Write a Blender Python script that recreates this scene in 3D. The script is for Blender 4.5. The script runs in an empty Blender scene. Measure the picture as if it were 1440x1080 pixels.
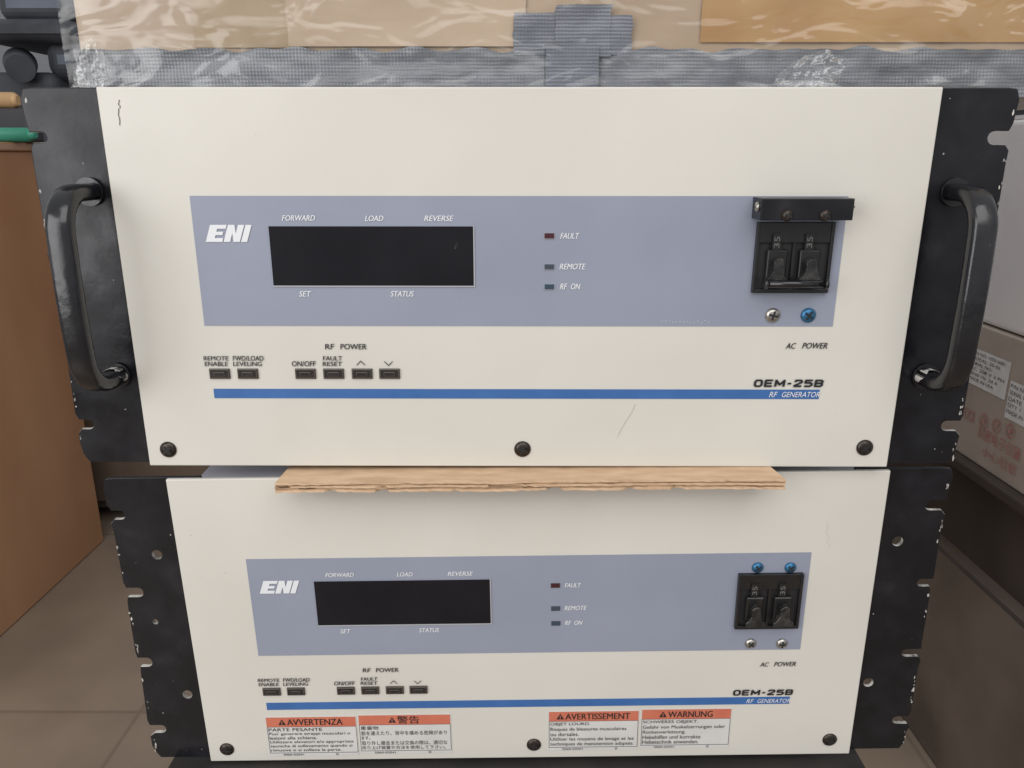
import bpy, bmesh, math, random
import numpy as np
from mathutils import Matrix, Vector, noise
random.seed(7)
S = bpy.context.scene
COL = S.collection

# ------------------------------------------------------------------ survey
# metres. World frame = frame of the upper unit's front panel (x right, y away, z up)
W, H = .44, .212
def frame(r1, r2):
    r1 = np.array(r1); r2 = np.array(r2); r1 = r1/np.linalg.norm(r1)
    r2 = r2 - r1*(r1@r2); r2 /= np.linalg.norm(r2)
    return np.stack([r1, np.cross(r2, r1), r2], 1)
RU = frame([1, .0015, -.0039], [-.0046, -.9591, -.2829]); tU = np.array([.0034, .0492, .4584])
RL = frame([.9999, -.0126, -.0015], [-.007, -.9539, -.3]); tL = np.array([.0123, .2575, .5292])
F = 1080.
def measure(R, t):
    M = np.stack([R[:, 0], R[:, 2], t], 1); Mi = np.linalg.inv(M)
    def f(u, v):
        p = Mi @ np.array([(u-720)/F, (v-540)/F, 1]); return float(p[0]/p[2]), float(p[1]/p[2])
    return f
P = measure(RU, tU)      # upper panel face -> panel x,z
Q = measure(RL, tL)      # lower panel face -> panel x,z
CAM = -RU.T @ tU
def on(u, v, axis, val):
    d = RU.T @ np.array([(u-720)/F, (v-540)/F, 1]); k = (val-CAM[axis])/d[axis]; return CAM + d*k

# ------------------------------------------------------------------ materials
def mat(name, c1, c2=None, scale=30, rough=.5, metal=0, bump=0, bscale=200, coat=0, crough=.1, lo=.35, hi=.65, stretch=(1,1,1), spec=.5, bdist=.001, detail=5, rvar=0, mid=None):
    m = bpy.data.materials.new(name); m.use_nodes = True
    nt = m.node_tree; b = nt.nodes['Principled BSDF']
    b.inputs['Base Color'].default_value = (*c1, 1); b.inputs['Roughness'].default_value = rough
    b.inputs['Metallic'].default_value = metal; b.inputs['Coat Weight'].default_value = coat
    b.inputs['Coat Roughness'].default_value = crough; b.inputs['Specular IOR Level'].default_value = spec
    tc = nt.nodes.new('ShaderNodeTexCoord'); mp = nt.nodes.new('ShaderNodeMapping'); mp.inputs['Scale'].default_value = stretch
    nt.links.new(tc.outputs['Object'], mp.inputs[0])
    if c2:
        n = nt.nodes.new('ShaderNodeTexNoise'); n.inputs['Scale'].default_value = scale; n.inputs['Detail'].default_value = detail
        r = nt.nodes.new('ShaderNodeValToRGB'); r.color_ramp.elements[0].position = lo; r.color_ramp.elements[1].position = hi
        r.color_ramp.elements[0].color = (*c1, 1); r.color_ramp.elements[1].color = (*c2, 1)
        if mid:
            for p, c in mid: el = r.color_ramp.elements.new(p); el.color = (*c, 1)
        nt.links.new(mp.outputs[0], n.inputs['Vector']); nt.links.new(n.outputs[0], r.inputs[0]); nt.links.new(r.outputs[0], b.inputs['Base Color'])
    if rvar:
        n = nt.nodes.new('ShaderNodeTexNoise'); n.inputs['Scale'].default_value = 35; n.inputs['Detail'].default_value = 6
        r = nt.nodes.new('ShaderNodeMapRange'); r.inputs['From Min'].default_value = .3; r.inputs['From Max'].default_value = .7
        r.inputs['To Min'].default_value = rough-rvar; r.inputs['To Max'].default_value = rough+rvar
        nt.links.new(mp.outputs[0], n.inputs['Vector']); nt.links.new(n.outputs[0], r.inputs[0]); nt.links.new(r.outputs[0], b.inputs['Roughness'])
    if bump:
        n = nt.nodes.new('ShaderNodeTexNoise'); n.inputs['Scale'].default_value = bscale; n.inputs['Detail'].default_value = 4
        bp = nt.nodes.new('ShaderNodeBump'); bp.inputs['Strength'].default_value = bump; bp.inputs['Distance'].default_value = bdist
        nt.links.new(mp.outputs[0], n.inputs['Vector']); nt.links.new(n.outputs[0], bp.inputs['Height']); nt.links.new(bp.outputs[0], b.inputs['Normal'])
        if coat: nt.links.new(bp.outputs[0], b.inputs['Coat Normal'])
    return m
M_cream = mat('cream_paint', (.60, .575, .515), (.655, .63, .57), 6, .40, bump=.12, bscale=900, bdist=.0003, rvar=.07, detail=7)
M_band = mat('lavender_film', (.255, .275, .345), (.28, .30, .37), 12, .38, bump=.05, bscale=900, bdist=.0003, rvar=.05)
M_blue = mat('blue_ink', (.035, .12, .33), (.045, .14, .37), 40, .45)
M_black = mat('worn_black_paint', (.006, .006, .008), (.24, .23, .21), 42, .27, bump=.25, bscale=80, lo=.42, hi=.79, bdist=.0008, rvar=.13, spec=.36, detail=9, mid=[(.60, (.011, .011, .014)), (.745, (.022, .021, .023))])
M_blk2 = mat('black_handle_paint', (.006, .006, .008), (.3, .29, .27), 50, .19, bump=.4, bscale=80, lo=.45, hi=.76, bdist=.0009, rvar=.08, spec=.6, detail=9, mid=[(.71, (.014, .014, .016))])
M_raw = mat('bare_metal_with_glint', (.62, .59, .54), (.10, .095, .09), 170, .4, metal=.1)  # bare metal, coloured brighter so slot edges carry a painted glint
M_chip = mat('chipped_primer', (.55, .53, .49), (.03, .03, .032), 170, .6, lo=.50, hi=.55)
M_glass = mat('display_glass', (.010, .0095, .012), (.014, .013, .016), 25, .18, spec=.16, rvar=.06)
M_frame = mat('window_edge', (.42, .42, .43), rough=.35)
M_white = mat('white_ink', (.72, .73, .75), rough=.5)
M_ink = mat('black_ink', (.015, .015, .017), rough=.5)
M_plast = mat('black_plastic', (.009, .009, .010), (.015, .014, .013), 200, .3)
M_plast2 = mat('smoky_plastic', (.011, .011, .011), (.05, .048, .045), 170, .22, bump=.4, bscale=260, lo=.4, hi=.75)
M_mark = mat('dim_print', (.15, .145, .135), rough=.6)
M_btn = mat('button_plastic', (.016, .014, .013), (.026, .024, .022), 300, .3)
M_bez = mat('button_bezel', (.10, .085, .07), rough=.4)
M_steel = mat('screw_steel', (.5, .48, .44), (.28, .27, .25), 500, .3, metal=.9)
M_bluest = mat('blue_screw', (.03, .13, .26), (.05, .18, .32), 500, .35, metal=.6)
M_bronze = mat('dark_bronze', (.06, .047, .038), (.03, .025, .022), 500, .32, metal=.7)
M_red = mat('red_lens', (.055, .012, .018), rough=.3)
M_grn = mat('grey_lens', (.05, .06, .085), rough=.3)
M_teal = mat('teal_lens', (.035, .06, .09), rough=.3)
M_orange = mat('orange_print', (.53, .14, .085), (.57, .17, .10), 60, .5)
M_paper = mat('sticker_paper', (.63, .62, .60), (.57, .56, .54), 40, .5)
M_chas = mat('zinc_chassis', (.66, .68, .74), (.58, .60, .66), 30, .4)
M_scuff = mat('scuff', (.46, .43, .37), rough=.6)
M_dscuff = mat('dark_scuff', (.12, .11, .09), rough=.6)

# ------------------------------------------------------------------ mesh builder
class MB:
    def __init__(s): s.bm = bmesh.new(); s.m = []
    def mi(s, m):
        if m not in s.m: s.m.append(m)
        return s.m.index(m)
    def box(s, x0, x1, y0, y1, z0, z1, m, bev=0, seg=2):
        r = bmesh.ops.create_cube(s.bm, size=1)
        for v in r['verts']: v.co = Vector(((x0+x1)/2+v.co.x*(x1-x0), (y0+y1)/2+v.co.y*(y1-y0), (z0+z1)/2+v.co.z*(z1-z0)))
        fs = {f for v in r['verts'] for f in v.link_faces}
        for f in fs: f.material_index = s.mi(m)
        if bev:
            es = list({e for v in r['verts'] for e in v.link_edges})
            bmesh.ops.bevel(s.bm, geom=es, offset=bev, segments=seg, profile=.5, affect='EDGES')
    def poly(s, pts, y, m):
        f = s.bm.faces.new([s.bm.verts.new((x, y, z)) for x, z in pts]); f.material_index = s.mi(m); return f
    def prism(s, pts, y0, y1, m, mside=None):
        a = [s.bm.verts.new((x, y0, z)) for x, z in pts]; b = [s.bm.verts.new((x, y1, z)) for x, z in pts]
        i = s.mi(m); j = s.mi(mside or m)
        f = s.bm.faces.new(a); f.material_index = i; f = s.bm.faces.new(b[::-1]); f.material_index = i
        n = len(a)
        for k in range(n):
            f = s.bm.faces.new([a[k], b[k], b[(k+1) % n], a[(k+1) % n]]); f.material_index = j
    def cyl(s, p, q, r, m, n=20, r2=None, smooth=True):
        p = Vector(p); q = Vector(q); d = q-p
        M = Matrix.Translation((p+q)/2) @ d.to_track_quat('Z', 'Y').to_matrix().to_4x4()
        g = bmesh.ops.create_cone(s.bm, cap_ends=True, segments=n, radius1=r, radius2=r if r2 is None else r2, depth=d.length, matrix=M)
        for f in {f for v in g['verts'] for f in v.link_faces}:
            f.material_index = s.mi(m); f.smooth = smooth and len(f.verts) == 4
    def tube(s, pts, rx, ry, side, m, n=14):
        rings = []
        for i, p in enumerate(pts):
            p = Vector(p); a = Vector(pts[max(i-1, 0)]); b = Vector(pts[min(i+1, len(pts)-1)])
            t = (b-a).normalized(); sd = Vector(side); o = t.cross(sd).normalized()
            def q(c, k): return math.copysign(abs(c)**.62, c)
            rings.append([s.bm.verts.new(p+sd*rx*q(math.cos(k*2*math.pi/n), k)+o*ry*q(math.sin(k*2*math.pi/n), k)) for k in range(n)])
        for A, B in zip(rings, rings[1:]):
            for k in range(n):
                f = s.bm.faces.new([A[k], A[(k+1) % n], B[(k+1) % n], B[k]]); f.smooth = True; f.material_index = s.mi(m)
        s.bm.faces.new(rings[0]).material_index = s.mi(m); s.bm.faces.new(rings[-1][::-1]).material_index = s.mi(m)
    def text(s, txt, x0, z0, x1, z1, y, m, shear=0, bold=0, rot=0, plane=None, flip=False):
        cu = bpy.data.curves.new('t', 'FONT'); cu.body = txt; cu.shear = shear; cu.offset = bold; cu.resolution_u = 3
        cu.fill_mode = 'FRONT'
        ob = bpy.data.objects.new('t', cu); COL.objects.link(ob); bpy.context.view_layer.update()
        dg = bpy.context.evaluated_depsgraph_get(); me = bpy.data.meshes.new_from_object(ob.evaluated_get(dg))
        bpy.data.objects.remove(ob)
        if len(me.vertices) == 0: return
        c = [(v.co.x, v.co.y) for v in me.vertices]
        if rot: c = [(-b, a) for a, b in c]
        ax = min(a for a, b in c); bx = max(a for a, b in c); ay = min(b for a, b in c); by = max(b for a, b in c)
        vs = []
        for a, b in c:
            X = x0+(a-ax)/(bx-ax)*(x1-x0); Z = z0+(b-ay)/max(by-ay, 1e-6)*(z1-z0)
            vs.append(s.bm.verts.new(plane(X, Z) if plane else (X, y, Z)))
        for f in me.polygons:
            try: s.bm.faces.new([vs[i] for i in f.vertices]).material_index = s.mi(m)
            except ValueError: pass
        bpy.data.meshes.remove(me)
    def done(s, name, parent=None, label=None, category=None, recalc=True, **k):
        if recalc: bmesh.ops.recalc_face_normals(s.bm, faces=s.bm.faces)
        me = bpy.data.meshes.new(name); s.bm.to_mesh(me); s.bm.free()
        for m in s.m: me.materials.append(m)
        ob = bpy.data.objects.new(name, me); COL.objects.link(ob)
        if parent: ob.parent = parent
        if label: ob['label'] = label
        if category: ob['category'] = category
        for a, b in k.items(): ob[a] = b
        return ob
def tb(mb, t, f, u0, v0, u1, v1, m, shear=0, bold=0, y=-.0007, rot=0):
    x0, z0 = f(u0, v1); x1, z1 = f(u1, v0); mb.text(t, x0, z0, x1, z1, y, m, shear, bold, rot)
    if bold == 0: mb.text(t, x0+.00014, z0, x1+.00014, z1, y-.00002, m, shear, bold, rot)   # a second pass thickens the strokes slightly
def empty(name, label, category, **k):
    e = bpy.data.objects.new(name, None); COL.objects.link(e); e.empty_display_size = .05
    e['label'] = label; e['category'] = category
    for a, b in k.items(): e[a] = b
    return e

# squared wide stroke letters for the model lettering (unit box 1 x 1)
c_ = .2
GL = {'O': [[(c_, 0), (1-c_, 0), (1, c_), (1, 1-c_), (1-c_, 1), (c_, 1), (0, 1-c_), (0, c_), (c_, 0)]],
      'E': [[(1, 0), (0, 0), (0, 1), (1, 1)], [(0, .5), (.9, .5)]],
      'M': [[(0, 0), (0, 1), (.5, .25), (1, 1), (1, 0)]],
      '-': [[(.1, .45), (.9, .45)]],
      '2': [[(0, .8), (.15, 1), (.85, 1), (1, .85), (1, .65), (0, .12), (0, 0), (1, 0)]],
      '5': [[(1, 1), (.05, 1), (0, .58), (.75, .58), (1, .42), (1, .16), (.75, 0), (0, 0)]],
      'B': [[(0, 0), (0, 1), (1-c_, 1), (1, .85), (1, .65), (.85, .52), (1, .38), (1, .15), (1-c_, 0), (0, 0)], [(0, .52), (.85, .52)]]}
def stroke_word(mb, word, x0, z0, x1, z1, m, slant=.12, t=.22, y=-.0007, gap=.22):
    adv = {'-': .62, 'M': 1.2}
    tot = sum(adv.get(c, 1) for c in word)+gap*(len(word)-1)
    h = z1-z0; unit = (x1-x0-slant*h)/tot; x = x0; tw = t*h; k = 0
    for ch in word:
        w = adv.get(ch, 1)*unit
        for line in GL.get(ch, []):
            pts = [(x+tw/2+a*(w-tw), z0+tw/2+b*(h-tw)) for a, b in line]
            for (a, b), (c, d) in zip(pts, pts[1:]):
                L = math.hypot(c-a, d-b); ux, uz = (c-a)/L*tw/2, (d-b)/L*tw/2
                e = .55; wx = 1.25
                q = [(a-ux*e-uz*wx, b-uz*e+ux), (c+ux*e-uz*wx, d+uz*e+ux), (c+ux*e+uz*wx, d+uz*e-ux), (a-ux*e+uz*wx, b-uz*e-ux)]
                mb.poly([(p+slant*(r-z0), r) for p, r in q], y-.000002*k, m); k += 1
        x += w+gap*unit

def screw(parent, x, z, r, m, y=0, rot=.3, name='screw', nrm='y'):
    mb = MB()
    mb.cyl((0, 0, 0), (0, -.0006, 0), r*1.0, m, 24)
    prof = [(r*.95, .0006), (r*.86, .0012), (r*.6, .0018), (r*.25, .0021)]
    pv = None
    for rr, h in prof:
        ring = [mb.bm.verts.new((rr*math.cos(k*math.pi/12), -h, rr*math.sin(k*math.pi/12))) for k in range(24)]
        if pv:
            for k in range(24):
                f = mb.bm.faces.new([pv[k], pv[(k+1) % 24], ring[(k+1) % 24], ring[k]]); f.smooth = True; f.material_index = mb.mi(m)
        pv = ring
    mb.bm.faces.new(pv).material_index = mb.mi(m)
    mb.box(-r*.62, r*.62, -.0023, -.0012, -r*.13, r*.13, M_ink); mb.box(-r*.13, r*.13, -.00232, -.00121, -r*.62, r*.62, M_ink)
    ob = mb.done(name, parent); ob.location = (x, y, z); ob.rotation_euler = (0, rot, 0)
    if nrm == 'x+': ob.rotation_euler = (0, 0, math.pi/2)
    if nrm == 'x-': ob.rotation_euler = (0, 0, -math.pi/2)
    return ob

def ear(parent, sgn, holes, upper):
    mb = MB(); xo = .2615 if upper else .2595; xi = .200
    js = .0006 if upper else .0010
    J = lambda s=js: random.uniform(-s, s)
    pts = [(xi, .001), (xo-.004, .001), (xo-.001, .006)]
    for z in (.025, .079, .132, .187):
        h = .0030+J(.0005); d = .0115+J(.0022)
        pts += [(xo+J(), z-h-.010-J(.002)), (xo+J(), z-h-.003), (xo-.002+J(), z-h)] + [(xo-d+h*(1-math.cos(a)), z+h*math.sin(a)) for a in [math.radians(q) for q in (-90, -60, -30, 0, 30, 60, 90)]] + [(xo-.001+J(), z+h), (xo+J(), z+h+.004)]
    pts += [(xo+.001, H-.006), (xo-.001, H-.0006), (xo-.006, H), (xi, H)]
    pts = [(sgn*x, z) for x, z in pts]
    mb.prism(pts, .0032, .0060, M_black, M_black)
    for f in mb.bm.faces:
        c = f.calc_center_median(); f.normal_update()
        if abs(f.normal.y) < .5 and len(f.verts) == 4:
            if abs(c.x) < xo-.0008 and abs(c.x) > .235 and .01 < c.z < .2: f.material_index = mb.mi(M_raw)
    ob = mb.done('mounting_ear', parent)
    if holes:
        cb = MB()
        for x, z in holes: cb.cyl((x, -.02, z), (x, .03, z), .0032 if abs(x) < .24 else .0018, M_raw, 20)
        c = cb.done('cut'); md = ob.modifiers.new('b', 'BOOLEAN'); md.object = c; md.solver = 'EXACT'
        bpy.context.view_layer.update(); dg = bpy.context.evaluated_depsgraph_get()
        me = bpy.data.meshes.new_from_object(ob.evaluated_get(dg)); ob.modifiers.clear(); ob.data = me; me.name = 'mounting_ear'
        bpy.data.objects.remove(c)
    bv = ob.modifiers.new('bev', 'BEVEL'); bv.width = .0005; bv.segments = 2; bv.limit_method = 'ANGLE'; bv.angle_limit = 1.0
    cb = MB()
    for k in range(34):
        if random.random() < .8: x = xo-random.uniform(.0008, .0022); z = random.uniform(.004, H-.004); r = random.uniform(.0003, .0009); e = random.uniform(1, 3.2)
        else: x = random.uniform(.222, xo-.004); z = random.uniform(.004, H-.004); r = random.uniform(.0002, .0006); e = random.uniform(.4, 1.2)
        if min(abs(z-s) for s in (.025, .079, .132, .187)) < .0065: continue
        if z > H-.005: continue
        cb.poly([(sgn*(x+r*math.cos(a)*random.uniform(.4, 1.1)), z+e*r*math.sin(a)*random.uniform(.4, 1.1)) for a in [q*math.pi/3.5 for q in range(7)]], .00305, M_raw)
    cb.done('paint_chips', ob, recalc=False)
    return ob

def handle(parent, sgn):
    mb = MB(); x = -.2325 if sgn < 0 else .2355; zt, zb = .159, .0555; yo = -.0310 if sgn < 0 else -.0290; r = .0195
    pts = [(x, .003, zt), (x, -.006, zt)]
    for k in range(9):
        a = k/8*math.pi/2; pts.append((x, yo+r-r*math.sin(a), zt-r+r*math.cos(a)))
    for k in range(1, 8): pts.append((x, yo - .001*math.sin(k/8*math.pi), zt-r-(zt-zb-2*r)*k/8))
    for k in range(9):
        a = k/8*math.pi/2; pts.append((x, yo+r-r*math.cos(a), zb+r-r*math.sin(a)))
    pts += [(x, -.006, zb), (x, .003, zb)]
    mb.tube(pts, .0066, .0045, (1, 0, 0), M_blk2, 28)
    h = mb.done('carry_handle', parent)
    for z in (zt, zb):
        fb = MB(); fb.cyl((x, .0032, z), (x, .0008, z), .0076, M_blk2, 24); fb.done('handle_foot', h)
    fb = MB(); n = 14
    for k in range(n):
        a = k*2*math.pi/n; b = (k+1)*2*math.pi/n
        q = []
        for t, y in ((a, .0006), (b, .0006), (b, -.0055-.003*math.sin(b*3)), (a, -.0055-.003*math.sin(a*3))):
            q.append(fb.bm.verts.new((x+.0070*math.cos(t), y, zb+.0054*math.sin(t))))
        f = fb.bm.faces.new(q); f.smooth = True; f.material_index = fb.mi(M_chip)
    fb.done('bare_patch', h, recalc=False, label='chipped pale primer showing at the handle foot')
    return h

def build(upper):
    e = empty('rack_generator',
        'cream rack-mount generator with black carry handles resting on plywood' if upper else
        'cream rack-mount generator with four warning stickers and no handles',
        'rack generator', group='stacked rack generators')
    mb = MB(); mb.box(-.205, .205, .0066, .43, .004, .208, M_chas, .001)
    for i in range(10): mb.box(-.19+i*.04, -.17+i*.04, .3, .4, .2082, .2086, M_ink)
    mb.done('chassis', e)
    mb = MB(); mb.box(-W/2, W/2, 0, .003, 0, H, M_cream, .0007, 2)
    pan = mb.done('front_panel', e)
    for s in (-1, 1): ear(e, s, None if upper else ([(-.2345, .159), (-.230, .053), (-.243, .110)] if s < 0 else [(.2325, .162), (.2275, .056)]), upper)
    if upper:
        handle(e, -1); handle(e, 1)
    mb = MB(); mb.box(-.1775, .1775, -.0003, -.00003, .0855, .157, M_band); band = mb.done('control_band', e)
    mb = MB(); mb.box(-.1765, .1745, -.00025, -.00003, .0425, .0482, M_blue); stripe = mb.done('blue_stripe', e)
    x0, z1 = P(377, 317); x1, _ = P(667, 317); _, z0 = P(520, 403)
    mb = MB(); t = .0006
    mb.box(x0, x1, -.0009, -.0004, z0, z0+t, M_frame); mb.box(x1-t, x1, -.0009, -.0004, z0+t, z1, M_frame)  # bottom and right edges coloured lighter, painting the lit cut of the window
    mb.box(x0, x0+t*.6, -.0009, -.0004, z0+t, z1, M_band); mb.box(x0+t*.6, x1-t, -.0009, -.0004, z1-t*.6, z1, M_band)
    dsp = mb.done('display_window', e)
    mb = MB(); mb.box(x0+t*.6, x1-t, -.0006, -.00035, z0+t, z1-t*.6, M_glass)
    sx, sz = P(640, 342)
    if upper: mb.poly([(sx, sz), (sx+.0012, sz+.0006), (sx+.0014, sz-.001), (sx+.0003, sz-.0032), (sx-.0006, sz-.003)], -.00065, M_plast2)
    mb.done('display_glass', dsp)
    mb = MB()
    lx0, lz0 = P(290, 340); lx1, _ = P(347, 340); _, lz1 = P(300, 316)
    w = lx1-lx0; h = lz1-lz0
    def L(pts): mb.poly([(lx0+(a+.15*b)*w, lz0+b*h) for a, b in pts], -.0007, M_white)
    L([(0, 0), (.41, 0), (.41, .23), (.2, .23), (.2, .40), (.37, .40), (.37, .60), (.2, .60), (.2, .77), (.41, .77), (.41, 1), (0, 1)])
    L([(.44, 0), (.60, 0), (.60, .50), (.685, 0), (.84, 0), (.84, 1), (.685, 1), (.685, .50), (.60, 1), (.44, 1)])
    L([(.87, 0), (1.02, 0), (1.02, 1), (.87, 1)])
    mb.done('maker_logo', band, recalc=False)
    mb = MB()
    for t_, a, b, c, d in (('FORWARD', 397, 302.5, 443, 310.3), ('LOAD', 513.5, 303, 539, 310.8), ('REVERSE', 596.5, 303, 638, 310.8), ('SET', 421, 409, 438, 416.8),
                           ('STATUS', 549.5, 409, 582, 416.8), ('FAULT', 787.5, 327.5, 814.5, 335.6), ('REMOTE', 786.5, 370.5, 823.5, 378.6), ('RF', 787, 398.5, 797.5, 406.6), ('ON', 802.5, 398.5, 816, 406.6)):
        tb(mb, t_, P, a, b, c, d, M_white, .28)
    mb.done('band_lettering', band, recalc=False)
    mb = MB()
    for t_, a, b, c, d in (('RF', 457.5, 483.3, 470, 490.7), ('POWER', 479, 483.2, 515, 490.9), ('REMOTE', 287, 500.4, 321.3, 506.5), ('ENABLE', 288.5, 508.2, 320.5, 514.3), ('FWD/LOAD', 328, 500, 370.5, 506.8), ('LEVELING', 328.5, 508.2, 368, 514.3),
                           ('ON/OFF', 411, 507.4, 444, 514.6), ('FAULT', 454.5, 500.4, 481, 506.5), ('RESET', 454, 508.2, 481, 514.3)):
        tb(mb, t_, P, a, b, c, d, M_ink, .08)
    for t_, a, b, c, d in (('AC', 1104, 482, 1119, 490), ('POWER', 1127, 481.6, 1163, 489.8)): tb(mb, t_, P, a, b, c, d, M_ink, .25)
    for uc, up in ((507.5, 1), (546.5, 0)):
        cx, cz = P(uc, 510.5); q = .0024; th = .0006; s = 1 if up else -1
        mb.poly([(cx-q, cz-s*.0011-th*.5), (cx, cz+s*.0013-th*.5), (cx+q, cz-s*.0011-th*.5), (cx+q, cz-s*.0011+th*.5), (cx, cz+s*.0013+th*.6), (cx-q, cz-s*.0011+th*.5)], -.0007, M_ink)
    mb.done('panel_lettering', pan, recalc=False)
    mb = MB(); a = P(1059, 543.8); b = P(1158, 533.2); stroke_word(mb, 'OEM-25B', a[0], a[1], b[0], b[1], M_ink, .10, .24); mb.done('model_lettering', pan, recalc=False)
    mb = MB(); xa_ = P(1081, 555)[0]; xb_ = P(1093, 555)[0]; xc_ = P(1099, 555)[0]; xd_ = P(1152, 555)[0]
    mb.text('RF', xa_, .0438, xb_, .0470, -.0007, M_white, .28); mb.text('GENERATOR', xc_, .0438, xd_, .0470, -.0007, M_white, .28)
    mb.done('stripe_lettering', stripe, recalc=False)
    for v, m in ((332, M_red), (375.5, M_grn), (403.5, M_teal)):
        cx, cz = P(772.5, v); mb = MB(); mb.box(cx-.0029, cx+.0029, -.0007, -.00032, cz-.0016, cz+.0016, M_frame if upper else M_bez); mb.box(cx-.0027, cx+.0026, -.0010, -.0007, cz-.0012, cz+.0016, m)
        mb.done('indicator_light', e)
    for u in (309.5, 349, 430, 469.5, 509.5, 548):
        cx, cz = P(u, 525.2); mb = MB()
        mb.box(cx-.0060, cx+.0060, -.0008, -.00003, cz-.0031, cz+.0031, M_bez, .0003)
        mb.box(cx-.0056, cx+.0056, -.0015, -.0008, cz-.0024, cz+.0030, M_btn, .0005)
        mb.box(cx-.0032, cx+.0032, -.0020, -.0015, cz-.0013, cz+.0013, M_btn, .0003)
        mb.done('push_button', e)
    bx0, bz1 = P(1064, 312); bx1, _ = P(1173, 312); bz0 = P(1110, 411)[1]
    if not upper: bz1 = Q(1080, 805)[1]; bx0 = Q(1035, 840)[0]; bx1 = Q(1125, 840)[0]; bz0 = Q(1080, 881)[1]
    br = MB(); t = .0018
    br.box(bx0, bx1, -.0006, -.0001, bz0, bz1, M_ink)
    br.box(bx0, bx0+t, -.0030, -.0006, bz0, bz1, M_plast, .0003); br.box(bx1-t, bx1, -.0030, -.0006, bz0, bz1, M_plast, .0003)
    br.box(bx0+t, bx1-t, -.0030, -.0006, bz0, bz0+t*1.3, M_plast, .0003)
    br.box(bx0+t, bx1-t, -.0026, -.0006, bz1-.011, bz1, M_plast, .0004)
    mx = (bx0+bx1)/2; br.box(mx-.0008, mx+.0008, -.0024, -.0006, bz0+t*1.3, bz1-.011, M_plast)
    brk = br.done('circuit_breaker', e)
    for cx in (mx-.0092, mx+.0085):
        mb = MB(); zc = bz0+.013
        mb.box(cx-.0056, cx+.0056, -.0040, -.0007, zc-.0085, zc+.011, M_plast, .0008)
        jj = lambda: random.uniform(-.0006, .0006)
        mb.prism([(cx-.0064+jj(), zc-.0078), (cx+.0058+jj(), zc-.0072), (cx+.0062, zc-.0052+jj()), (cx+.0040+jj(), zc-.0030), (cx+.0030, zc+.0012), (cx+.0026+jj(), zc+.0062), (cx+.0012, zc+.0074+jj()), (cx-.0010, zc+.0066+jj()), (cx-.0030, zc+.0050), (cx-.0030, zc-.0002+jj()), (cx-.0046, zc-.0030+jj()), (cx-.0066, zc-.0050)], -.0088, -.0040, M_plast2)
        tg = mb.done('toggle_lever', brk); bv = tg.modifiers.new('b', 'BEVEL'); bv.width = .0008; bv.segments = 3
        mb = MB(); mb.text('35', cx-.0026, bz1-.0105-.0030, cx+.0004, bz1-.0105+.0030, -.0042, M_mark, 0, 0, 1)
        mb.box(cx-.0034, cx+.0012, -.0041, -.0024, bz1-.0150, bz1-.0060, M_plast)
        mb.done('rating_mark', brk, recalc=False)
    if upper:
        mb = MB(); zc = bz0+.0062
        mb.cyl((mx-.0165, -.0105, zc), (mx+.0165, -.0105, zc), .0022, M_blk2, 16); mb.cyl((mx-.0172, -.0105, zc), (mx-.0155, -.0105, zc), .0027, M_plast2, 16); mb.cyl((mx+.0155, -.0105, zc), (mx+.0172, -.0105, zc), .0027, M_plast2, 16)
        mb.done('tie_bar', brk)
        yb = -.016
        a = on(1072, 279, 1, yb); b = on(1199, 310, 1, yb)
        gx0, gx1 = a[0], b[0]; gz1 = a[2]; gz0 = b[2]
        mb = MB(); th = .0012
        mb.box(gx0, gx1, yb, yb+th, gz0, gz1, M_black, .0004)
        mb.box(gx0, gx1, yb+th, -.0001, gz1-th, gz1, M_black)
        mb.box(gx0, gx0+th, yb+th, -.0001, gz0, gz1-th, M_black); mb.box(gx1-th, gx1, yb+th, -.0001, gz0, gz1-th, M_black)
        g = mb.done('guard_bracket', brk)
        for u in (1107, 1160):
            q = on(u, 303, 1, yb); screw(brk, q[0], q[2], .0031, M_bronze, yb-.0001)
        screw(brk, gx0, (gz0+gz1)/2+.001, .0026, M_steel, yb+.006, nrm='x-'); screw(brk, gx1, (gz0+gz1)/2+.001, .0026, M_steel, yb+.006, nrm='x+')
        for u, m in ((1086, M_steel), (1136, M_bluest)): screw(e, *P(u, 443), .0042, m, -.0003, random.random())
    else:
        for u, v, m in ((1065, 797.5, M_bluest), (1111, 797.5, M_bluest), (1055, 904, M_steel), (1099, 904, M_steel)): screw(e, *Q(u, v), .0036, m, -.0003, random.random())
    for x, z in ((-.2075, .0105), (.0028, .0112), (.2050, .0125)):
        screw(e, x, z, .0049, M_bronze, 0, random.random()*1.5, 'panel_screw')
    mb = MB()
    if upper:
        for k in range(9):
            x, z = P(167+random.uniform(-1.2, 1.2), 140+k*4); mb.poly([(x, z), (x+.0005, z-.0002), (x+.0004, z-.0016), (x-.0001, z-.0013)], -.0002, M_dscuff)
        pts = [P(*q) for q in ((893, 568), (888, 580), (880, 592), (873, 604), (868, 614))]
        for (a, b), (c, d) in zip(pts, pts[1:]): mb.poly([(a, b), (a+.0004, b), (c+.0003, d), (c, d)], -.0002, M_scuff)
        for k in range(14):
            x, z = P(930+k*5, 452+random.uniform(-2, 2)); mb.poly([(x, z), (x+.0006, z+.0001), (x+.0005, z-.0004)], -.0005, M_white)
    else:
        for k in range(7):
            x, z = Q(1165+random.uniform(-3, 3), 735+k*5); mb.poly([(x, z), (x+.0003, z-.0002), (x-.0004, z-.0022)], -.0002, M_scuff)
    for k in range(26):
        x = random.uniform(-.21, .21); z = random.uniform(.004, .208); r = random.uniform(.00012, .0003)
        if abs(x) < .18 and .0 < z < .16: continue
        mb.poly([(x-r, z), (x, z-r), (x+r, z), (x, z+r*1.5)], -.0002, random.choice((M_scuff, M_dscuff)))
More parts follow.
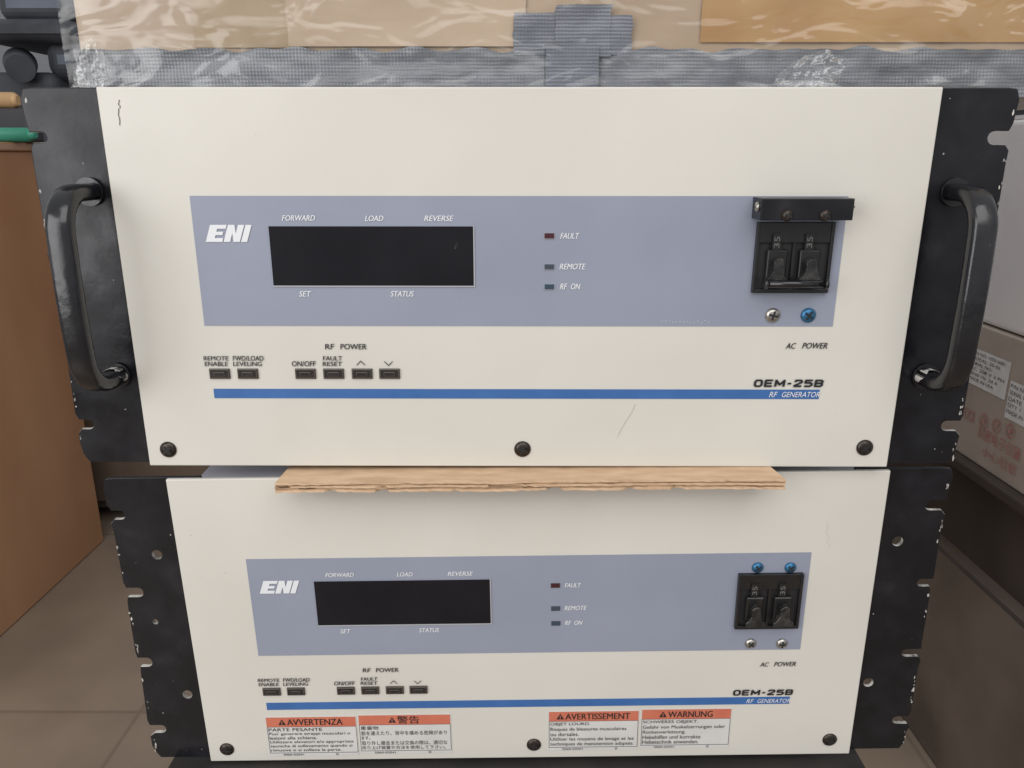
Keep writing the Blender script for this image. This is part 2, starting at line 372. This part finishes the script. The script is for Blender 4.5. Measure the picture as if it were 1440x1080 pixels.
    mb.done('scuff_marks', pan, recalc=False)
    if not upper:
        data = [((377, 1008, 502, 1058), 'AVVERTENZA', ['PARTE PESANTE', "Puo' generare strappi muscolari o", 'lesioni alla schiena.', 'Utilizzare elevatori e/o appropriate', 'tecniche di sollevamento quando si', 'rimuove o si solleva la parte.'], (.62, .94, .55, .97, .95, .82)),
                ((506, 1005, 634, 1055), '警告', ['重量物', '筋を違えたり、背中を痛める危険があり', 'ます。', '取り外し撤去または交換の際は、適切な', '吊り上げ装置や方法を使用して下さい。'], (.2, .97, .1, .97, .95)),
                ((772, 1000, 897, 1050), 'AVERTISSEMENT', ['OBJET LOURD.', 'Risques de blessures musculaires', 'ou dorsales.', 'Utiliser les moyens de levage et les', 'techniques de manutention adaptés.'], (.46, .88, .33, .97, .97)),
                ((902, 997, 1026, 1047), 'WARNUNG', ['SCHWERES OBJEKT.', 'Gefahr von Muskelzerrungen oder', 'Rückenverletzung.', 'Hebehilfen und korrekte', 'Hebetechnik anwenden.'], (.64, .96, .5, .68, .66))]
        for (a, b, c, d), head, rows, wid in data:
            x0 = (Q(a, b)[0]+Q(a, d)[0])/2; x1 = (Q(c, b)[0]+Q(c, d)[0])/2; z1 = Q((a+c)/2, b)[1]; z0 = Q((a+c)/2, d)[1]
            w = x1-x0; h = z1-z0; hh = h*.26
            mb = MB(); mb.box(x0-.0004, x1+.0004, -.0003, -.00003, z0-.0026, z1+.0004, M_paper)
            mb.box(x0, x1, -.00042, -.0003, z1-hh, z1, M_orange)
            k = .00028
            for bx in ((x0, x1, z1-hh-k, z1-hh), (x0, x1, z0, z0+k), (x0, x0+k, z0+k, z1-hh-k), (x1-k, x1, z0+k, z1-hh-k)): mb.box(bx[0], bx[1], -.00042, -.0003, bx[2], bx[3], M_ink)
            st = mb.done('warning_sticker', e, label='white sticker with orange warning heading')
            cjk = '警' in head
            mb = MB(); tw = w*(.72 if len(head) > 10 else .62 if len(head) > 8 else .5 if len(head) > 2 else .24)
            tx = x0+(w-tw)/2+.0025
            for dxx in ((0, .0001, .0002) if not cjk else (0, .00018)):
                mb.text(head, tx+dxx, z1-hh*(.90 if cjk else .82), tx+tw+dxx, z1-hh*(.08 if cjk else .18), -.0006-dxx*.05, M_ink, 0, 0)
            cx = tx-.0034; s = .0026; cz = z1-hh*.52
            mb.poly([(cx-s, cz-s*.8), (cx+s, cz-s*.8), (cx, cz+s)], -.00055, M_ink)
            mb.poly([(cx-.00028, cz-s*.35), (cx+.00028, cz-s*.35), (cx+.0003, cz+s*.45), (cx-.0003, cz+s*.45)], -.0007, M_orange)
            mb.poly([(cx-.00028, cz-s*.65), (cx+.00028, cz-s*.65), (cx+.00028, cz-s*.45), (cx-.00028, cz-s*.45)], -.0007, M_orange)
            n = len(rows); z = z1-hh-.0010; rh = (h-hh-.0014)/n
            for i, (rt, wd) in enumerate(zip(rows, wid)):
                hh2 = rh*(.86 if any(q in rt for q in 'gjpqy,()/、') else .74)
                mb.text(rt, x0+.0009, z-hh2, x0+.0009+(w-.0018)*wd, z, -.0006, M_ink, 0, 0)
                z -= rh
            mb.text('5060-02041', x0+w*.15, z0-.0020, x0+w*.38, z0-.0004, -.0006, M_ink)
            cx = x0+w*.76; cz = z0-.0012
            for q in range(12):
                a_, b_ = q*math.pi/6, (q+1)*math.pi/6
                mb.poly([(cx+r_*math.cos(t_), cz+r_*math.sin(t_)) for r_, t_ in ((.0006, a_), (.0009, a_), (.0009, b_), (.0006, b_))], -.0006, M_ink)
            mb.done('sticker_text', st, recalc=False)
    return e
up = build(True)
lo = build(False)
Rrel = RU.T @ RL; trel = RU.T @ (tL - tU)
Mx = Matrix.Identity(4)
for i in range(3):
    for j in range(3): Mx[i][j] = Rrel[i, j]
    Mx[i][3] = trel[i]
lo.matrix_world = Mx

# ------------------------------------------------------------------ plywood strip
def plywood(name, c1, c2):
    m = bpy.data.materials.new(name); m.use_nodes = True; nt = m.node_tree; b = nt.nodes['Principled BSDF']; b.inputs['Roughness'].default_value = .75
    tc = nt.nodes.new('ShaderNodeTexCoord'); mp = nt.nodes.new('ShaderNodeMapping'); mp.inputs['Scale'].default_value = (14, 60, 240)
    n = nt.nodes.new('ShaderNodeTexNoise'); n.inputs['Scale'].default_value = 3; n.inputs['Detail'].default_value = 8
    r = nt.nodes.new('ShaderNodeValToRGB'); r.color_ramp.elements[0].position = .3; r.color_ramp.elements[1].position = .66
    r.color_ramp.elements[0].color = (*c1, 1); r.color_ramp.elements[1].color = (*c2, 1)
    nt.links.new(tc.outputs['Object'], mp.inputs[0]); nt.links.new(mp.outputs[0], n.inputs['Vector']); nt.links.new(n.outputs[0], r.inputs[0]); nt.links.new(r.outputs[0], b.inputs['Base Color'])
    bp = nt.nodes.new('ShaderNodeBump'); bp.inputs['Strength'].default_value = .5; bp.inputs['Distance'].default_value = .0006
    nt.links.new(n.outputs[0], bp.inputs['Height']); nt.links.new(bp.outputs[0], b.inputs['Normal'])
    return m
M_ply = plywood('pale_ply', (.50, .33, .20), (.64, .45, .29))
M_plyd = plywood('dark_ply', (.19, .115, .065), (.44, .29, .175))
mb = MB()
n = 220; xa = on(387, 690, 1, -.0185)[0]; xb = on(1104, 682, 1, -.0185)[0]
layers = [(-.0076, -.0062, M_ply, 0), (-.0062, -.0050, M_plyd, .0009), (-.0050, -.0038, M_ply, .0002), (-.0038, -.0028, M_plyd, .0010), (-.0028, -.0016, M_ply, .0001)]
for li, (z0, z1, m, ins) in enumerate(layers):
    fr = []
    for i in range(n+1):
        x = xa+(xb-xa)*i/n
        j = ins+.0009*noise.noise(Vector((x*240, li*7, 0)))+.0012*noise.noise(Vector((x*30, li*3, 0)))+.0009*noise.noise(Vector((x*9, 1, 0)))
        sp = noise.noise(Vector((x*70, li*5, 4)))
        if sp > .3: j += (sp-.3)*.014
        if -.016 < x < .004 and li in (2, 3): j += .0018
        fr.append((x, -.0185+j))
    vs = []
    for i, (x, y) in enumerate(fr):
        wz = .00025*noise.noise(Vector((x*60, li, 8)))
        zj = .00035*noise.noise(Vector((x*120, li+1, 8)))
        if li == 0: wz = .0006*max(0, noise.noise(Vector((x*160, 3, 5))))
        xbk = x-.022*(i/n)**3+.008*(1-i/n)**3
        vs.append((mb.bm.verts.new((x, y, z0+wz)), mb.bm.verts.new((x, y, z1+zj)), mb.bm.verts.new((xbk, .13, z0)), mb.bm.verts.new((xbk, .13, z1))))
    k = mb.mi(m)
    for A, B in zip(vs, vs[1:]):
        for f in ((A[0], B[0], B[1], A[1]), (A[1], B[1], B[3], A[3]), (A[0], A[2], B[2], B[0]), (A[2], A[3], B[3], B[2])): mb.bm.faces.new(f).material_index = k
    for A in (vs[0], vs[-1]): mb.bm.faces.new((A[0], A[1], A[3], A[2])).material_index = k
pl = mb.done('plywood_strip', None, 'thin splintered plywood strip wedged between the two generators', 'plywood')
pl.rotation_euler = (0, -math.radians(.62), 0)

# ------------------------------------------------------------------ taped carton on top
M_card = mat('cardboard', (.33, .24, .155), (.41, .305, .21), 14, .45, bump=.35, bscale=16, coat=.4, crough=.2, stretch=(1, 1, 1.6), bdist=.004)
def tape_mat(name, c1, c2):
    m = mat(name, c1, c2, 55, .42, stretch=(1, 1, 2.2), bump=0)
    nt = m.node_tree; b = nt.nodes['Principled BSDF']
    tc = nt.nodes.new('ShaderNodeTexCoord')
    w1 = nt.nodes.new('ShaderNodeTexWave'); w1.bands_direction = 'X'; w1.inputs['Scale'].default_value = 165
    w2 = nt.nodes.new('ShaderNodeTexWave'); w2.bands_direction = 'Z'; w2.inputs['Scale'].default_value = 165
    ad = nt.nodes.new('ShaderNodeMath'); ad.operation = 'ADD'
    for w in (w1, w2): nt.links.new(tc.outputs['Object'], w.inputs['Vector']); w.inputs['Distortion'].default_value = 1.2
    nt.links.new(w1.outputs['Fac'], ad.inputs[0]); nt.links.new(w2.outputs['Fac'], ad.inputs[1])
    bp = nt.nodes.new('ShaderNodeBump'); bp.inputs['Strength'].default_value = .4; bp.inputs['Distance'].default_value = .0003
    n = nt.nodes.new('ShaderNodeTexNoise'); n.inputs['Scale'].default_value = 30; nt.links.new(tc.outputs['Object'], n.inputs['Vector'])
    bp2 = nt.nodes.new('ShaderNodeBump'); bp2.inputs['Strength'].default_value = .7; bp2.inputs['Distance'].default_value = .003
    nt.links.new(ad.outputs[0], bp.inputs['Height']); nt.links.new(n.outputs[0], bp2.inputs['Height']); nt.links.new(bp.outputs[0], bp2.inputs['Normal']); nt.links.new(bp2.outputs[0], b.inputs['Normal'])
    b.inputs['Coat Weight'].default_value = .45; b.inputs['Coat Roughness'].default_value = .15
    nt.links.new(bp2.outputs[0], b.inputs['Coat Normal'])
    return m
M_tape = tape_mat('grey_cloth_tape', (.115, .12, .132), (.19, .195, .21))
M_tape2 = tape_mat('dark_grey_cloth_tape', (.11, .118, .14), (.155, .165, .19))
M_amber = mat('amber_tape', (.36, .20, .075), (.43, .26, .105), 18, .35, coat=.6, crough=.15, bump=.35, bscale=18, bdist=.004)
M_tan = mat('tan_tape', (.27, .19, .105), (.34, .25, .15), 18, .35, coat=.5, crough=.15, bump=.35, bscale=18, bdist=.004)
yb = .042
bxl = on(108, 60, 1, yb)[0]; bxr = .36
mb = MB(); mb.box(bxl, bxr, yb, .40, .2092, .50, M_card, .004, 3)
carton = mb.done('taped_carton', None, 'large cardboard carton wrapped in clear film and grey tape', 'cardboard box')
def sheet(name, parent, x0, x1, z0, z1, y, m, amp=.0008, nx=60, nz=8, rag=.0006, seed=0, label=None):
    mb = MB(); g = []
    for i in range(nx+1):
        row = []
        for j in range(nz+1):
            x = x0+(x1-x0)*i/nx; z = z0+(z1-z0)*j/nz
            if j == nz: z += rag*noise.noise(Vector((x*60, seed, 3)))*2
            if i in (0, nx): x += rag*noise.noise(Vector((z*200, seed, 9)))*2
            yy = y-amp*(noise.noise(Vector((x*28, z*90, seed)))+.6*noise.noise(Vector((x*90, z*160, seed+5)))+1)
            row.append(mb.bm.verts.new((x, yy, z)))
        g.append(row)
    for i in range(nx):
        for j in range(nz):
            f = mb.bm.faces.new((g[i][j], g[i+1][j], g[i+1][j+1], g[i][j+1])); f.smooth = True; f.material_index = mb.mi(m)
    return mb.done(name, parent, label, recalc=False)
zt = on(700, 70, 1, yb)[2]; zq = lambda v: on(700, v, 1, yb)[2]; xq = lambda u, v=40: on(u, v, 1, yb)[0]
sheet('cloth_tape', carton, bxl-.001, bxr+.001, .2095, zt, yb-.0006, M_tape, .0018, 200, 14, .0014, 1)
sheet('cloth_tape', carton, xq(722), xq(786), zt-.003, zq(19), yb-.0022, M_tape2, .0006, 20, 8, .0008, 4)
sheet('cloth_tape', carton, xq(780), xq(858), zt-.004, zq(8), yb-.0034, M_tape2, .0006, 20, 8, .0008, 5)
sheet('cloth_tape', carton, xq(852), xq(888), zt-.003, zq(24), yb-.0026, M_tape2, .0006, 20, 8, .0008, 6)
sheet('cloth_tape', carton, xq(768), xq(842), .2095, zt+.002, yb-.0044, M_tape2, .0006, 20, 8, .0005, 8)
sheet('amber_tape', carton, xq(985), bxr-.01, zq(60), .30, yb-.0008, M_amber, .0006, 60, 10, .0008, 11, 'shiny orange-brown packing tape')
sheet('packing_tape', carton, xq(272), xq(410), zt+.001, .30, yb-.0006, M_tan, .0004, 30, 10, .0004, 12)
M_cardl = mat('cardboard_lighter', (.385, .285, .19), (.46, .35, .245), 14, .5, bump=.3, bscale=20, coat=.4, crough=.2, bdist=.004)
sheet('cardboard_flap', carton, xq(405), xq(740), zt+.0016, .30, yb-.0011, M_cardl, .0004, 40, 8, .0009, 15)

def film_mat(base, k, rough=.14, bmp=0, bs=38, dist=1.0):
    m = bpy.data.materials.new('clear_film'); m.use_nodes = True; nt = m.node_tree; nt.nodes.remove(nt.nodes['Principled BSDF'])
    o = nt.nodes['Material Output']; t = nt.nodes.new('ShaderNodeBsdfTransparent'); g = nt.nodes.new('ShaderNodeBsdfGlossy'); g.inputs['Roughness'].default_value = rough; g.inputs['Color'].default_value = (.9, .9, .88, 1)
    mx = nt.nodes.new('ShaderNodeMixShader'); lw = nt.nodes.new('ShaderNodeLayerWeight'); lw.inputs[0].default_value = .3
    ma = nt.nodes.new('ShaderNodeMath'); ma.operation = 'MULTIPLY_ADD'; ma.inputs[1].default_value = k; ma.inputs[2].default_value = base
    if bmp:
        tc = nt.nodes.new('ShaderNodeTexCoord'); mp = nt.nodes.new('ShaderNodeMapping'); mp.inputs['Rotation'].default_value = (0, .5, 0); mp.inputs['Scale'].default_value = (1, 1, 2.2)
        n = nt.nodes.new('ShaderNodeTexNoise'); n.inputs['Scale'].default_value = bs; n.inputs['Detail'].default_value = 2; n.inputs['Distortion'].default_value = dist
        bp = nt.nodes.new('ShaderNodeBump'); bp.inputs['Strength'].default_value = bmp; bp.inputs['Distance'].default_value = .01
        nt.links.new(tc.outputs['Object'], mp.inputs[0]); nt.links.new(mp.outputs[0], n.inputs['Vector']); nt.links.new(n.outputs[0], bp.inputs['Height']); nt.links.new(bp.outputs[0], g.inputs['Normal']); nt.links.new(bp.outputs[0], lw.inputs['Normal'])
    nt.links.new(lw.outputs['Facing'], ma.inputs[0]); nt.links.new(ma.outputs[0], mx.inputs[0]); nt.links.new(t.outputs[0], mx.inputs[1]); nt.links.new(g.outputs[0], mx.inputs[2]); nt.links.new(mx.outputs[0], o.inputs[0])
    return m
M_film = film_mat(.12, .35, .3, .5, 60); M_wrap = film_mat(.02, .36, .15, .62, 22, .7)
def film(cx, cz, rx, rz, y, seed, amp=.006):
    mb = MB(); N = 18; g = {}
    for i in range(N+1):
        for j in range(N+1):
            a = i/N*2-1; b = j/N*2-1
            x = cx+a*rx*(1-.45*max(b, 0)**1.5)+b*rx*.3+rx*.16*noise.noise(Vector((a*2.2, b*2.2, seed))); z = cz+b*rz*(1-.3*abs(a)**1.5)+rz*.2*noise.noise(Vector((a*2.2, b*2.2, seed+9)))
            fold = abs(noise.noise(Vector((a*1.6+b*.8, b*.7, seed+2))))+.45*abs(noise.noise(Vector((a*4, b*2, seed+3))))
            g[i, j] = mb.bm.verts.new((x, y-amp*fold, z))
    for i in range(N):
        for j in range(N):
            q = (g[i, j], g[i+1, j], g[i+1, j+1], g[i, j+1])
            f = mb.bm.faces.new(q); f.material_index = mb.mi(M_film); f.smooth = True
    return mb.done('film_flap', carton, 'loose crumpled flap of clear plastic film', recalc=False)
c = on(1142, 100, 1, .02); film(c[0], c[2], .0165, .0105, .022, 3, .014)
c = on(128, 96, 1, .03); film(c[0], c[2], .009, .014, .032, 8, .010)
sheet('wrapping_film', carton, bxl-.003, bxr+.002, .2097, .47, yb-.0085, M_wrap, .0012, 120, 30, .001, 21)

# ------------------------------------------------------------------ surroundings
FZ = -.673
def tile_mat():
    m = bpy.data.materials.new('floor_tiles'); m.use_nodes = True; nt = m.node_tree; b = nt.nodes['Principled BSDF']; b.inputs['Roughness'].default_value = .32
    tc = nt.nodes.new('ShaderNodeTexCoord'); br = nt.nodes.new('ShaderNodeTexBrick'); br.offset = 0; br.inputs['Scale'].default_value = 1
    br.inputs['Brick Width'].default_value = .6; br.inputs['Row Height'].default_value = .6; br.inputs['Mortar Size'].default_value = .006; br.inputs['Mortar Smooth'].default_value = 1
    br.inputs['Color1'].default_value = (.40, .31, .235, 1); br.inputs['Color2'].default_value = (.43, .335, .255, 1); br.inputs['Mortar'].default_value = (.31, .24, .185, 1)
    n = nt.nodes.new('ShaderNodeTexNoise'); n.inputs['Scale'].default_value = 5; n.inputs['Detail'].default_value = 7
    mx = nt.nodes.new('ShaderNodeMixRGB'); mx.blend_type = 'MULTIPLY'; mx.inputs[0].default_value = .6
    nt.links.new(tc.outputs['Object'], br.inputs['Vector']); nt.links.new(tc.outputs['Object'], n.inputs['Vector'])
    nt.links.new(br.outputs[0], mx.inputs[1]); nt.links.new(n.outputs[0], mx.inputs[2]); nt.links.new(mx.outputs[0], b.inputs['Base Color'])
    return m
mb = MB(); f = mb.bm.faces.new([mb.bm.verts.new(v) for v in ((-6, -4, FZ), (6, -4, FZ), (6, 4, FZ), (-6, 4, FZ))]); f.material_index = mb.mi(tile_mat())
mb.done('floor', kind='structure')
M_wall = mat('dim_wall', (.26, .265, .275), (.31, .315, .33), 3, .8)
mb = MB(); mb.box(-3, 3, 2.6, 2.7, FZ+.001, 2.2, M_wall); mb.done('back_wall', None, 'dim grey wall behind the stacked equipment', 'wall')

M_cab = mat('brown_veneer', (.41, .205, .105), (.55, .31, .175), 3, .42, stretch=(2, 1, .5), bump=.15, bscale=30)
M_cabe = mat('brown_edge', (.46, .27, .175), (.52, .32, .21), 10, .5)
mb = MB(); mb.box(-1.6, -.95, .35, 1.17, FZ+.001, .188, M_cab, .003); mb.box(-1.62, -.945, .33, 1.185, .188, .204, M_cabe, .003)
mb.done('wooden_cabinet', None, 'reddish brown wooden cabinet standing on the tiled floor', 'cabinet')
M_dark = mat('dark_steel', (.06, .05, .043), (.10, .082, .07), 5, .6)
M_dk2 = mat('dark_brown_board', (.15, .11, .08), (.21, .155, .115), 6, .7)
mb = MB(); mb.box(-1.3, -.25, 1.28, 1.7, FZ+.03, .15, M_dark, .004)
for x in (-.9, -.3):
    for y in (1.31, 1.67): mb.box(x-.02, x+.02, y-.02, y+.02, FZ+.001, FZ+.03, M_dark)
for k in range(3): mb.box(-1.28, -.27, 1.272, 1.28, FZ+.05+k*.265, FZ+.305+k*.265, M_dk2, .003)
mb.done('drawer_cabinet', None, 'dark brown drawer cabinet deep in the shade', 'cabinet')

M_tool = mat('dark_tool_casing', (.04, .043, .05), (.07, .074, .085), 12, .6)
M_tool2 = mat('blue_grey_casing', (.13, .15, .19), (.18, .2, .25), 10, .6)
def R(u0, v0, u1, v1, y):
    a = on(u0, v0, 1, y); b = on(u1, v1, 1, y); return a[0], b[0], b[2], a[2]
mb = MB(); yy = 1.75
x0, x1, z0, z1 = R(-60, 100, 100, 260, yy); mb.box(x0, x1, yy, yy+.4, FZ+.001, z1, M_tool, .03, 5)
x0, x1, z0, z1 = R(48, 52, 118, 112, yy); mb.box(x0, x1, yy+.02, yy+.3, z0, z1, M_tool2, .04, 6)
x0, x1, z0, z1 = R(-40, 26, 112, 60, yy); mb.box(x0, x1, yy-.03, yy+.3, z0, z1, M_tool, .04, 6)
x0, x1, z0, z1 = R(-40, -80, 88, 24, yy); mb.box(x0, x1, yy+.05, yy+.3, z0, z1, M_tool2, .03, 5)
a = on(22, 88, 1, yy); mb.cyl((a[0], yy+.02, a[2]), (a[0]+.04, yy-.05, a[2]-.02), .04, M_tool, 28, .034)
mb.done('bench_drill', None, 'dark bulky drilling machine standing behind the wooden cabinet', 'power tool')
M_case = mat('black_case', (.025, .025, .03), (.04, .04, .045), 12, .5)
mb = MB(); a = on(36, 152, 1, 1.12); mb.box(-1.35, a[0], 1.12, 1.168, .2045, a[2], M_case, .006, 3)
mb.done('tool_case', None, 'small black tool case lying on the wooden cabinet', 'case')
M_hw = mat('hammer_wood', (.5, .3, .14), (.6, .38, .19), 20, .5)
b = on(20, 138, 1, 1.145); zc = a[2]+.0155
mb = MB(); mb.cyl((-1.30, 1.145, zc), (b[0], 1.145, zc), .015, M_hw, 20); mb.cyl((b[0], 1.145, zc), (b[0]+.008, 1.145, zc), .015, M_hw, 20, .009)
mb.cyl((-1.30, 1.11, zc), (-1.30, 1.165, zc), .013, M_tool, 16)
mb.done('hammer', None, 'hammer with a pale wooden shaft lying on a black case', 'hammer')
M_green = mat('green_plastic', (.04, .26, .17), (.07, .36, .24), 10, .4)
b = on(48, 189, 1, 1.09)
mb = MB(); mb.cyl((-1.3, 1.09, .2175), (b[0]-.01, 1.09, .2175), .013, M_green, 20); mb.cyl((b[0]-.01, 1.09, .2175), (b[0]+.004, 1.09, .2175), .013, M_green, 20, .006)
mb.done('green_tube', None, 'green plastic tube lying on the wooden cabinet', 'tube')

M_wbox = mat('white_enamel', (.80, .78, .78), (.85, .83, .82), 8, .4, bump=.2, bscale=12, bdist=.01)
M_carton = mat('brown_carton', (.40, .335, .28), (.48, .41, .35), 9, .5, bump=.3, bscale=24, bdist=.004, coat=.4, crough=.2)
M_pink = mat('faded_red_print', (.50, .15, .14), (.45, .31, .26), 120, .7)
M_tag = mat('grey_label_paper', (.78, .78, .76), (.68, .68, .67), 60, .6)
mb = MB(); mb.box(.62, 1.0, .22, .66, -.034, .222, M_wbox, .006, 3); mb.box(.63, .98, .23, .65, .222, .255, M_tool, .006)
mb.done('white_machine', None, 'off-white boxy machine with a black top, on a brown carton', 'machine')
mb = MB(); mb.box(.615, 1.0, .22, .72, -.216, -.036, M_carton, .002)
ct = mb.done('shipping_carton', None, 'brown shipping carton with red print and paper labels', 'cardboard box')
pln = lambda X, Z: (.6135, .70-X, Z)
def onx(u, v): q = on(u, v, 0, .6135); return q[1], q[2]
def lab(u0, v0, u1, v1, rows):
    y1, zt_ = onx(u0, v0); y0, zb_ = onx(u1, v1)
    zlo = onx((u0+u1)/2, v1-10)[1]; zhi = onx((u0+u1)/2, v0+10)[1]
    a = .70-max(y0, y1); b = .70-min(y0, y1)
    mb = MB(); f = mb.bm.faces.new([mb.bm.verts.new((.6142, .70-x, z)) for x, z in ((a, zlo), (b, zlo), (b, zhi), (a, zhi))]); f.material_index = mb.mi(M_tag)
    for k, (t, wd) in enumerate(rows):
        hh = (zhi-zlo)*.86/len(rows); z1 = zhi-(zhi-zlo)*.07-k*hh
        mb.text(t, a+.003, z1-hh*.6, a+.003+(b-a-.006)*wd, z1, 0, M_ink, bold=-.008, plane=pln)
    mb.done('paper_label', ct, recalc=False)
lab(1368, 487, 1412, 562, [('P/N NO: 1000 0081', .9), ('MODEL: 20-06', .8), ('SERIAL NO:', .6), ('AC 208 V 3 PH', .95), ('50/60 Hz  24 A', .8), ('MADE IN USA', .7)])
lab(1421, 534, 1462, 612, [('P/N NO: 1000', .9), ('SERIAL NO: 18', .8), ('DATE', .4), ('QTY 1', .4), ('MADE IN USA', .8)])
mb = MB()
def prt(t, u0, v0, u1, v1):
    y1, _ = onx(u0, (v0+v1)/2); y0, _ = onx(u1, (v0+v1)/2); zc = onx((u0+u1)/2, (v0+v1)/2)[1]; hz = (v1-v0)/1080*1.0/2
    mb.text(t, .70-y1, zc-hz, .70-y0, zc+hz, 0, M_pink, 0, 0, plane=pln)
prt('XXX', 1352, 574, 1372, 592)
prt('精密电子仪器', 1372, 614, 1438, 632); prt('小心轻放', 1378, 640, 1432, 655)
def sym(u, v, s, k):
    y, z = onx(u, v); X = .70-y
    def ring(r0, r1, n):
        for i in range(n):
            a = i*2*math.pi/n+math.pi/n; b = a+2*math.pi/n
            mb.bm.faces.new([mb.bm.verts.new(pln(X+r*math.cos(t)*1., z+r*math.sin(t))) for r, t in ((r0, a), (r1, a), (r1, b), (r0, b))]).material_index = mb.mi(M_pink)
    ring(s*.82, s, 6); 
    if k == 0: ring(0.0002, s*.4, 8)
    else:
        mb.bm.faces.new([mb.bm.verts.new(pln(X+a*s, z+b*s)) for a, b in ((-.5, .5), (.5, .5), (.12, 0), (.12, -.5), (-.12, -.5), (-.12, 0))]).material_index = mb.mi(M_pink)
sym(1383, 592, .010, 0); sym(1401, 599, .010, 1); sym(1420, 606, .010, 0)
mb.done('carton_print', ct, recalc=False)
M_plinth = mat('plinth_painted_shade', (.05, .038, .031), (.08, .062, .05), 7, .6)  # wood colour darkened to hold the shade beneath the carton
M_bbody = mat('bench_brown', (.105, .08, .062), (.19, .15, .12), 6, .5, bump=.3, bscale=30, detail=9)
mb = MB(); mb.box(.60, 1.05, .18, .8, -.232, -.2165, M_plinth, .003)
mb.box(.635, 1.0, .2, .78, -.362, -.232, M_plinth)  # dark block paints the shadow band below the carton
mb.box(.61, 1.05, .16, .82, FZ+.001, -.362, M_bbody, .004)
mb.done('side_bench', None, 'brown wooden bench with shadow coloured in, carrying the carton and machine', 'bench')
mb = MB(); mb.box(.30, .60, 1.0, 1.5, FZ+.05, .16, M_dark, .004); mb.box(.62, 1.6, 1.1, 1.6, FZ+.05, .45, M_dark, .004)
for x in (.33, .57, .7, 1.5): mb.box(x-.02, x+.02, 1.15, 1.2, FZ+.001, FZ+.05, M_dark)
mb.done('steel_locker', None, 'dark steel locker standing in the shade behind', 'locker')

M_tab = mat('dark_table', (.02, .018, .017), (.035, .03, .028), 20, .6)
mb = MB(); mb.box(-.24, .24, -.002, .48, -.250, -.2245, M_tab, .002)
for x in (-.21, .21):
    for y in (.03, .45): mb.box(x-.02, x+.02, y-.02, y+.02, FZ+.001, -.250, M_tab)
t = mb.done('equipment_table', None, 'low dark table under the lower generator', 'table')

# ------------------------------------------------------------------ camera
cd = bpy.data.cameras.new('camera'); cam = bpy.data.objects.new('camera', cd); COL.objects.link(cam)
cd.sensor_width = 36; cd.lens = 27; cd.clip_start = .01; cd.clip_end = 100
M4 = Matrix.Identity(4)
for i in range(3):
    M4[i][0] = RU[0, i]; M4[i][1] = -RU[1, i]; M4[i][2] = -RU[2, i]; M4[i][3] = CAM[i]
cam.matrix_world = M4; S.camera = cam

# ------------------------------------------------------------------ light
w = bpy.data.worlds.new('World'); S.world = w; w.use_nodes = True
w.node_tree.nodes['Background'].inputs[0].default_value = (.94, .96, 1, 1); w.node_tree.nodes['Background'].inputs[1].default_value = .58
def area(name, loc, tgt, sx, sy, e, col):
    l = bpy.data.lights.new(name, 'AREA'); l.shape = 'RECTANGLE'; l.size = sx; l.size_y = sy; l.energy = e; l.color = col
    o = bpy.data.objects.new(name, l); COL.objects.link(o); o.location = loc
    o.rotation_euler = (Vector(tgt)-Vector(loc)).to_track_quat('-Z', 'Y').to_euler(); return o
area('ceiling_light', (.2, -1.4, 1.5), (.05, 0, 0), 2.2, 1.4, 26, (1, .985, .96))
area('window_light', (-1.5, -1.5, .5), (0, 0, -.1), 1.2, 1.6, 22, (.99, .99, 1))
S.view_settings.view_transform = 'Standard'; S.view_settings.look = 'None'; S.view_settings.exposure = 0
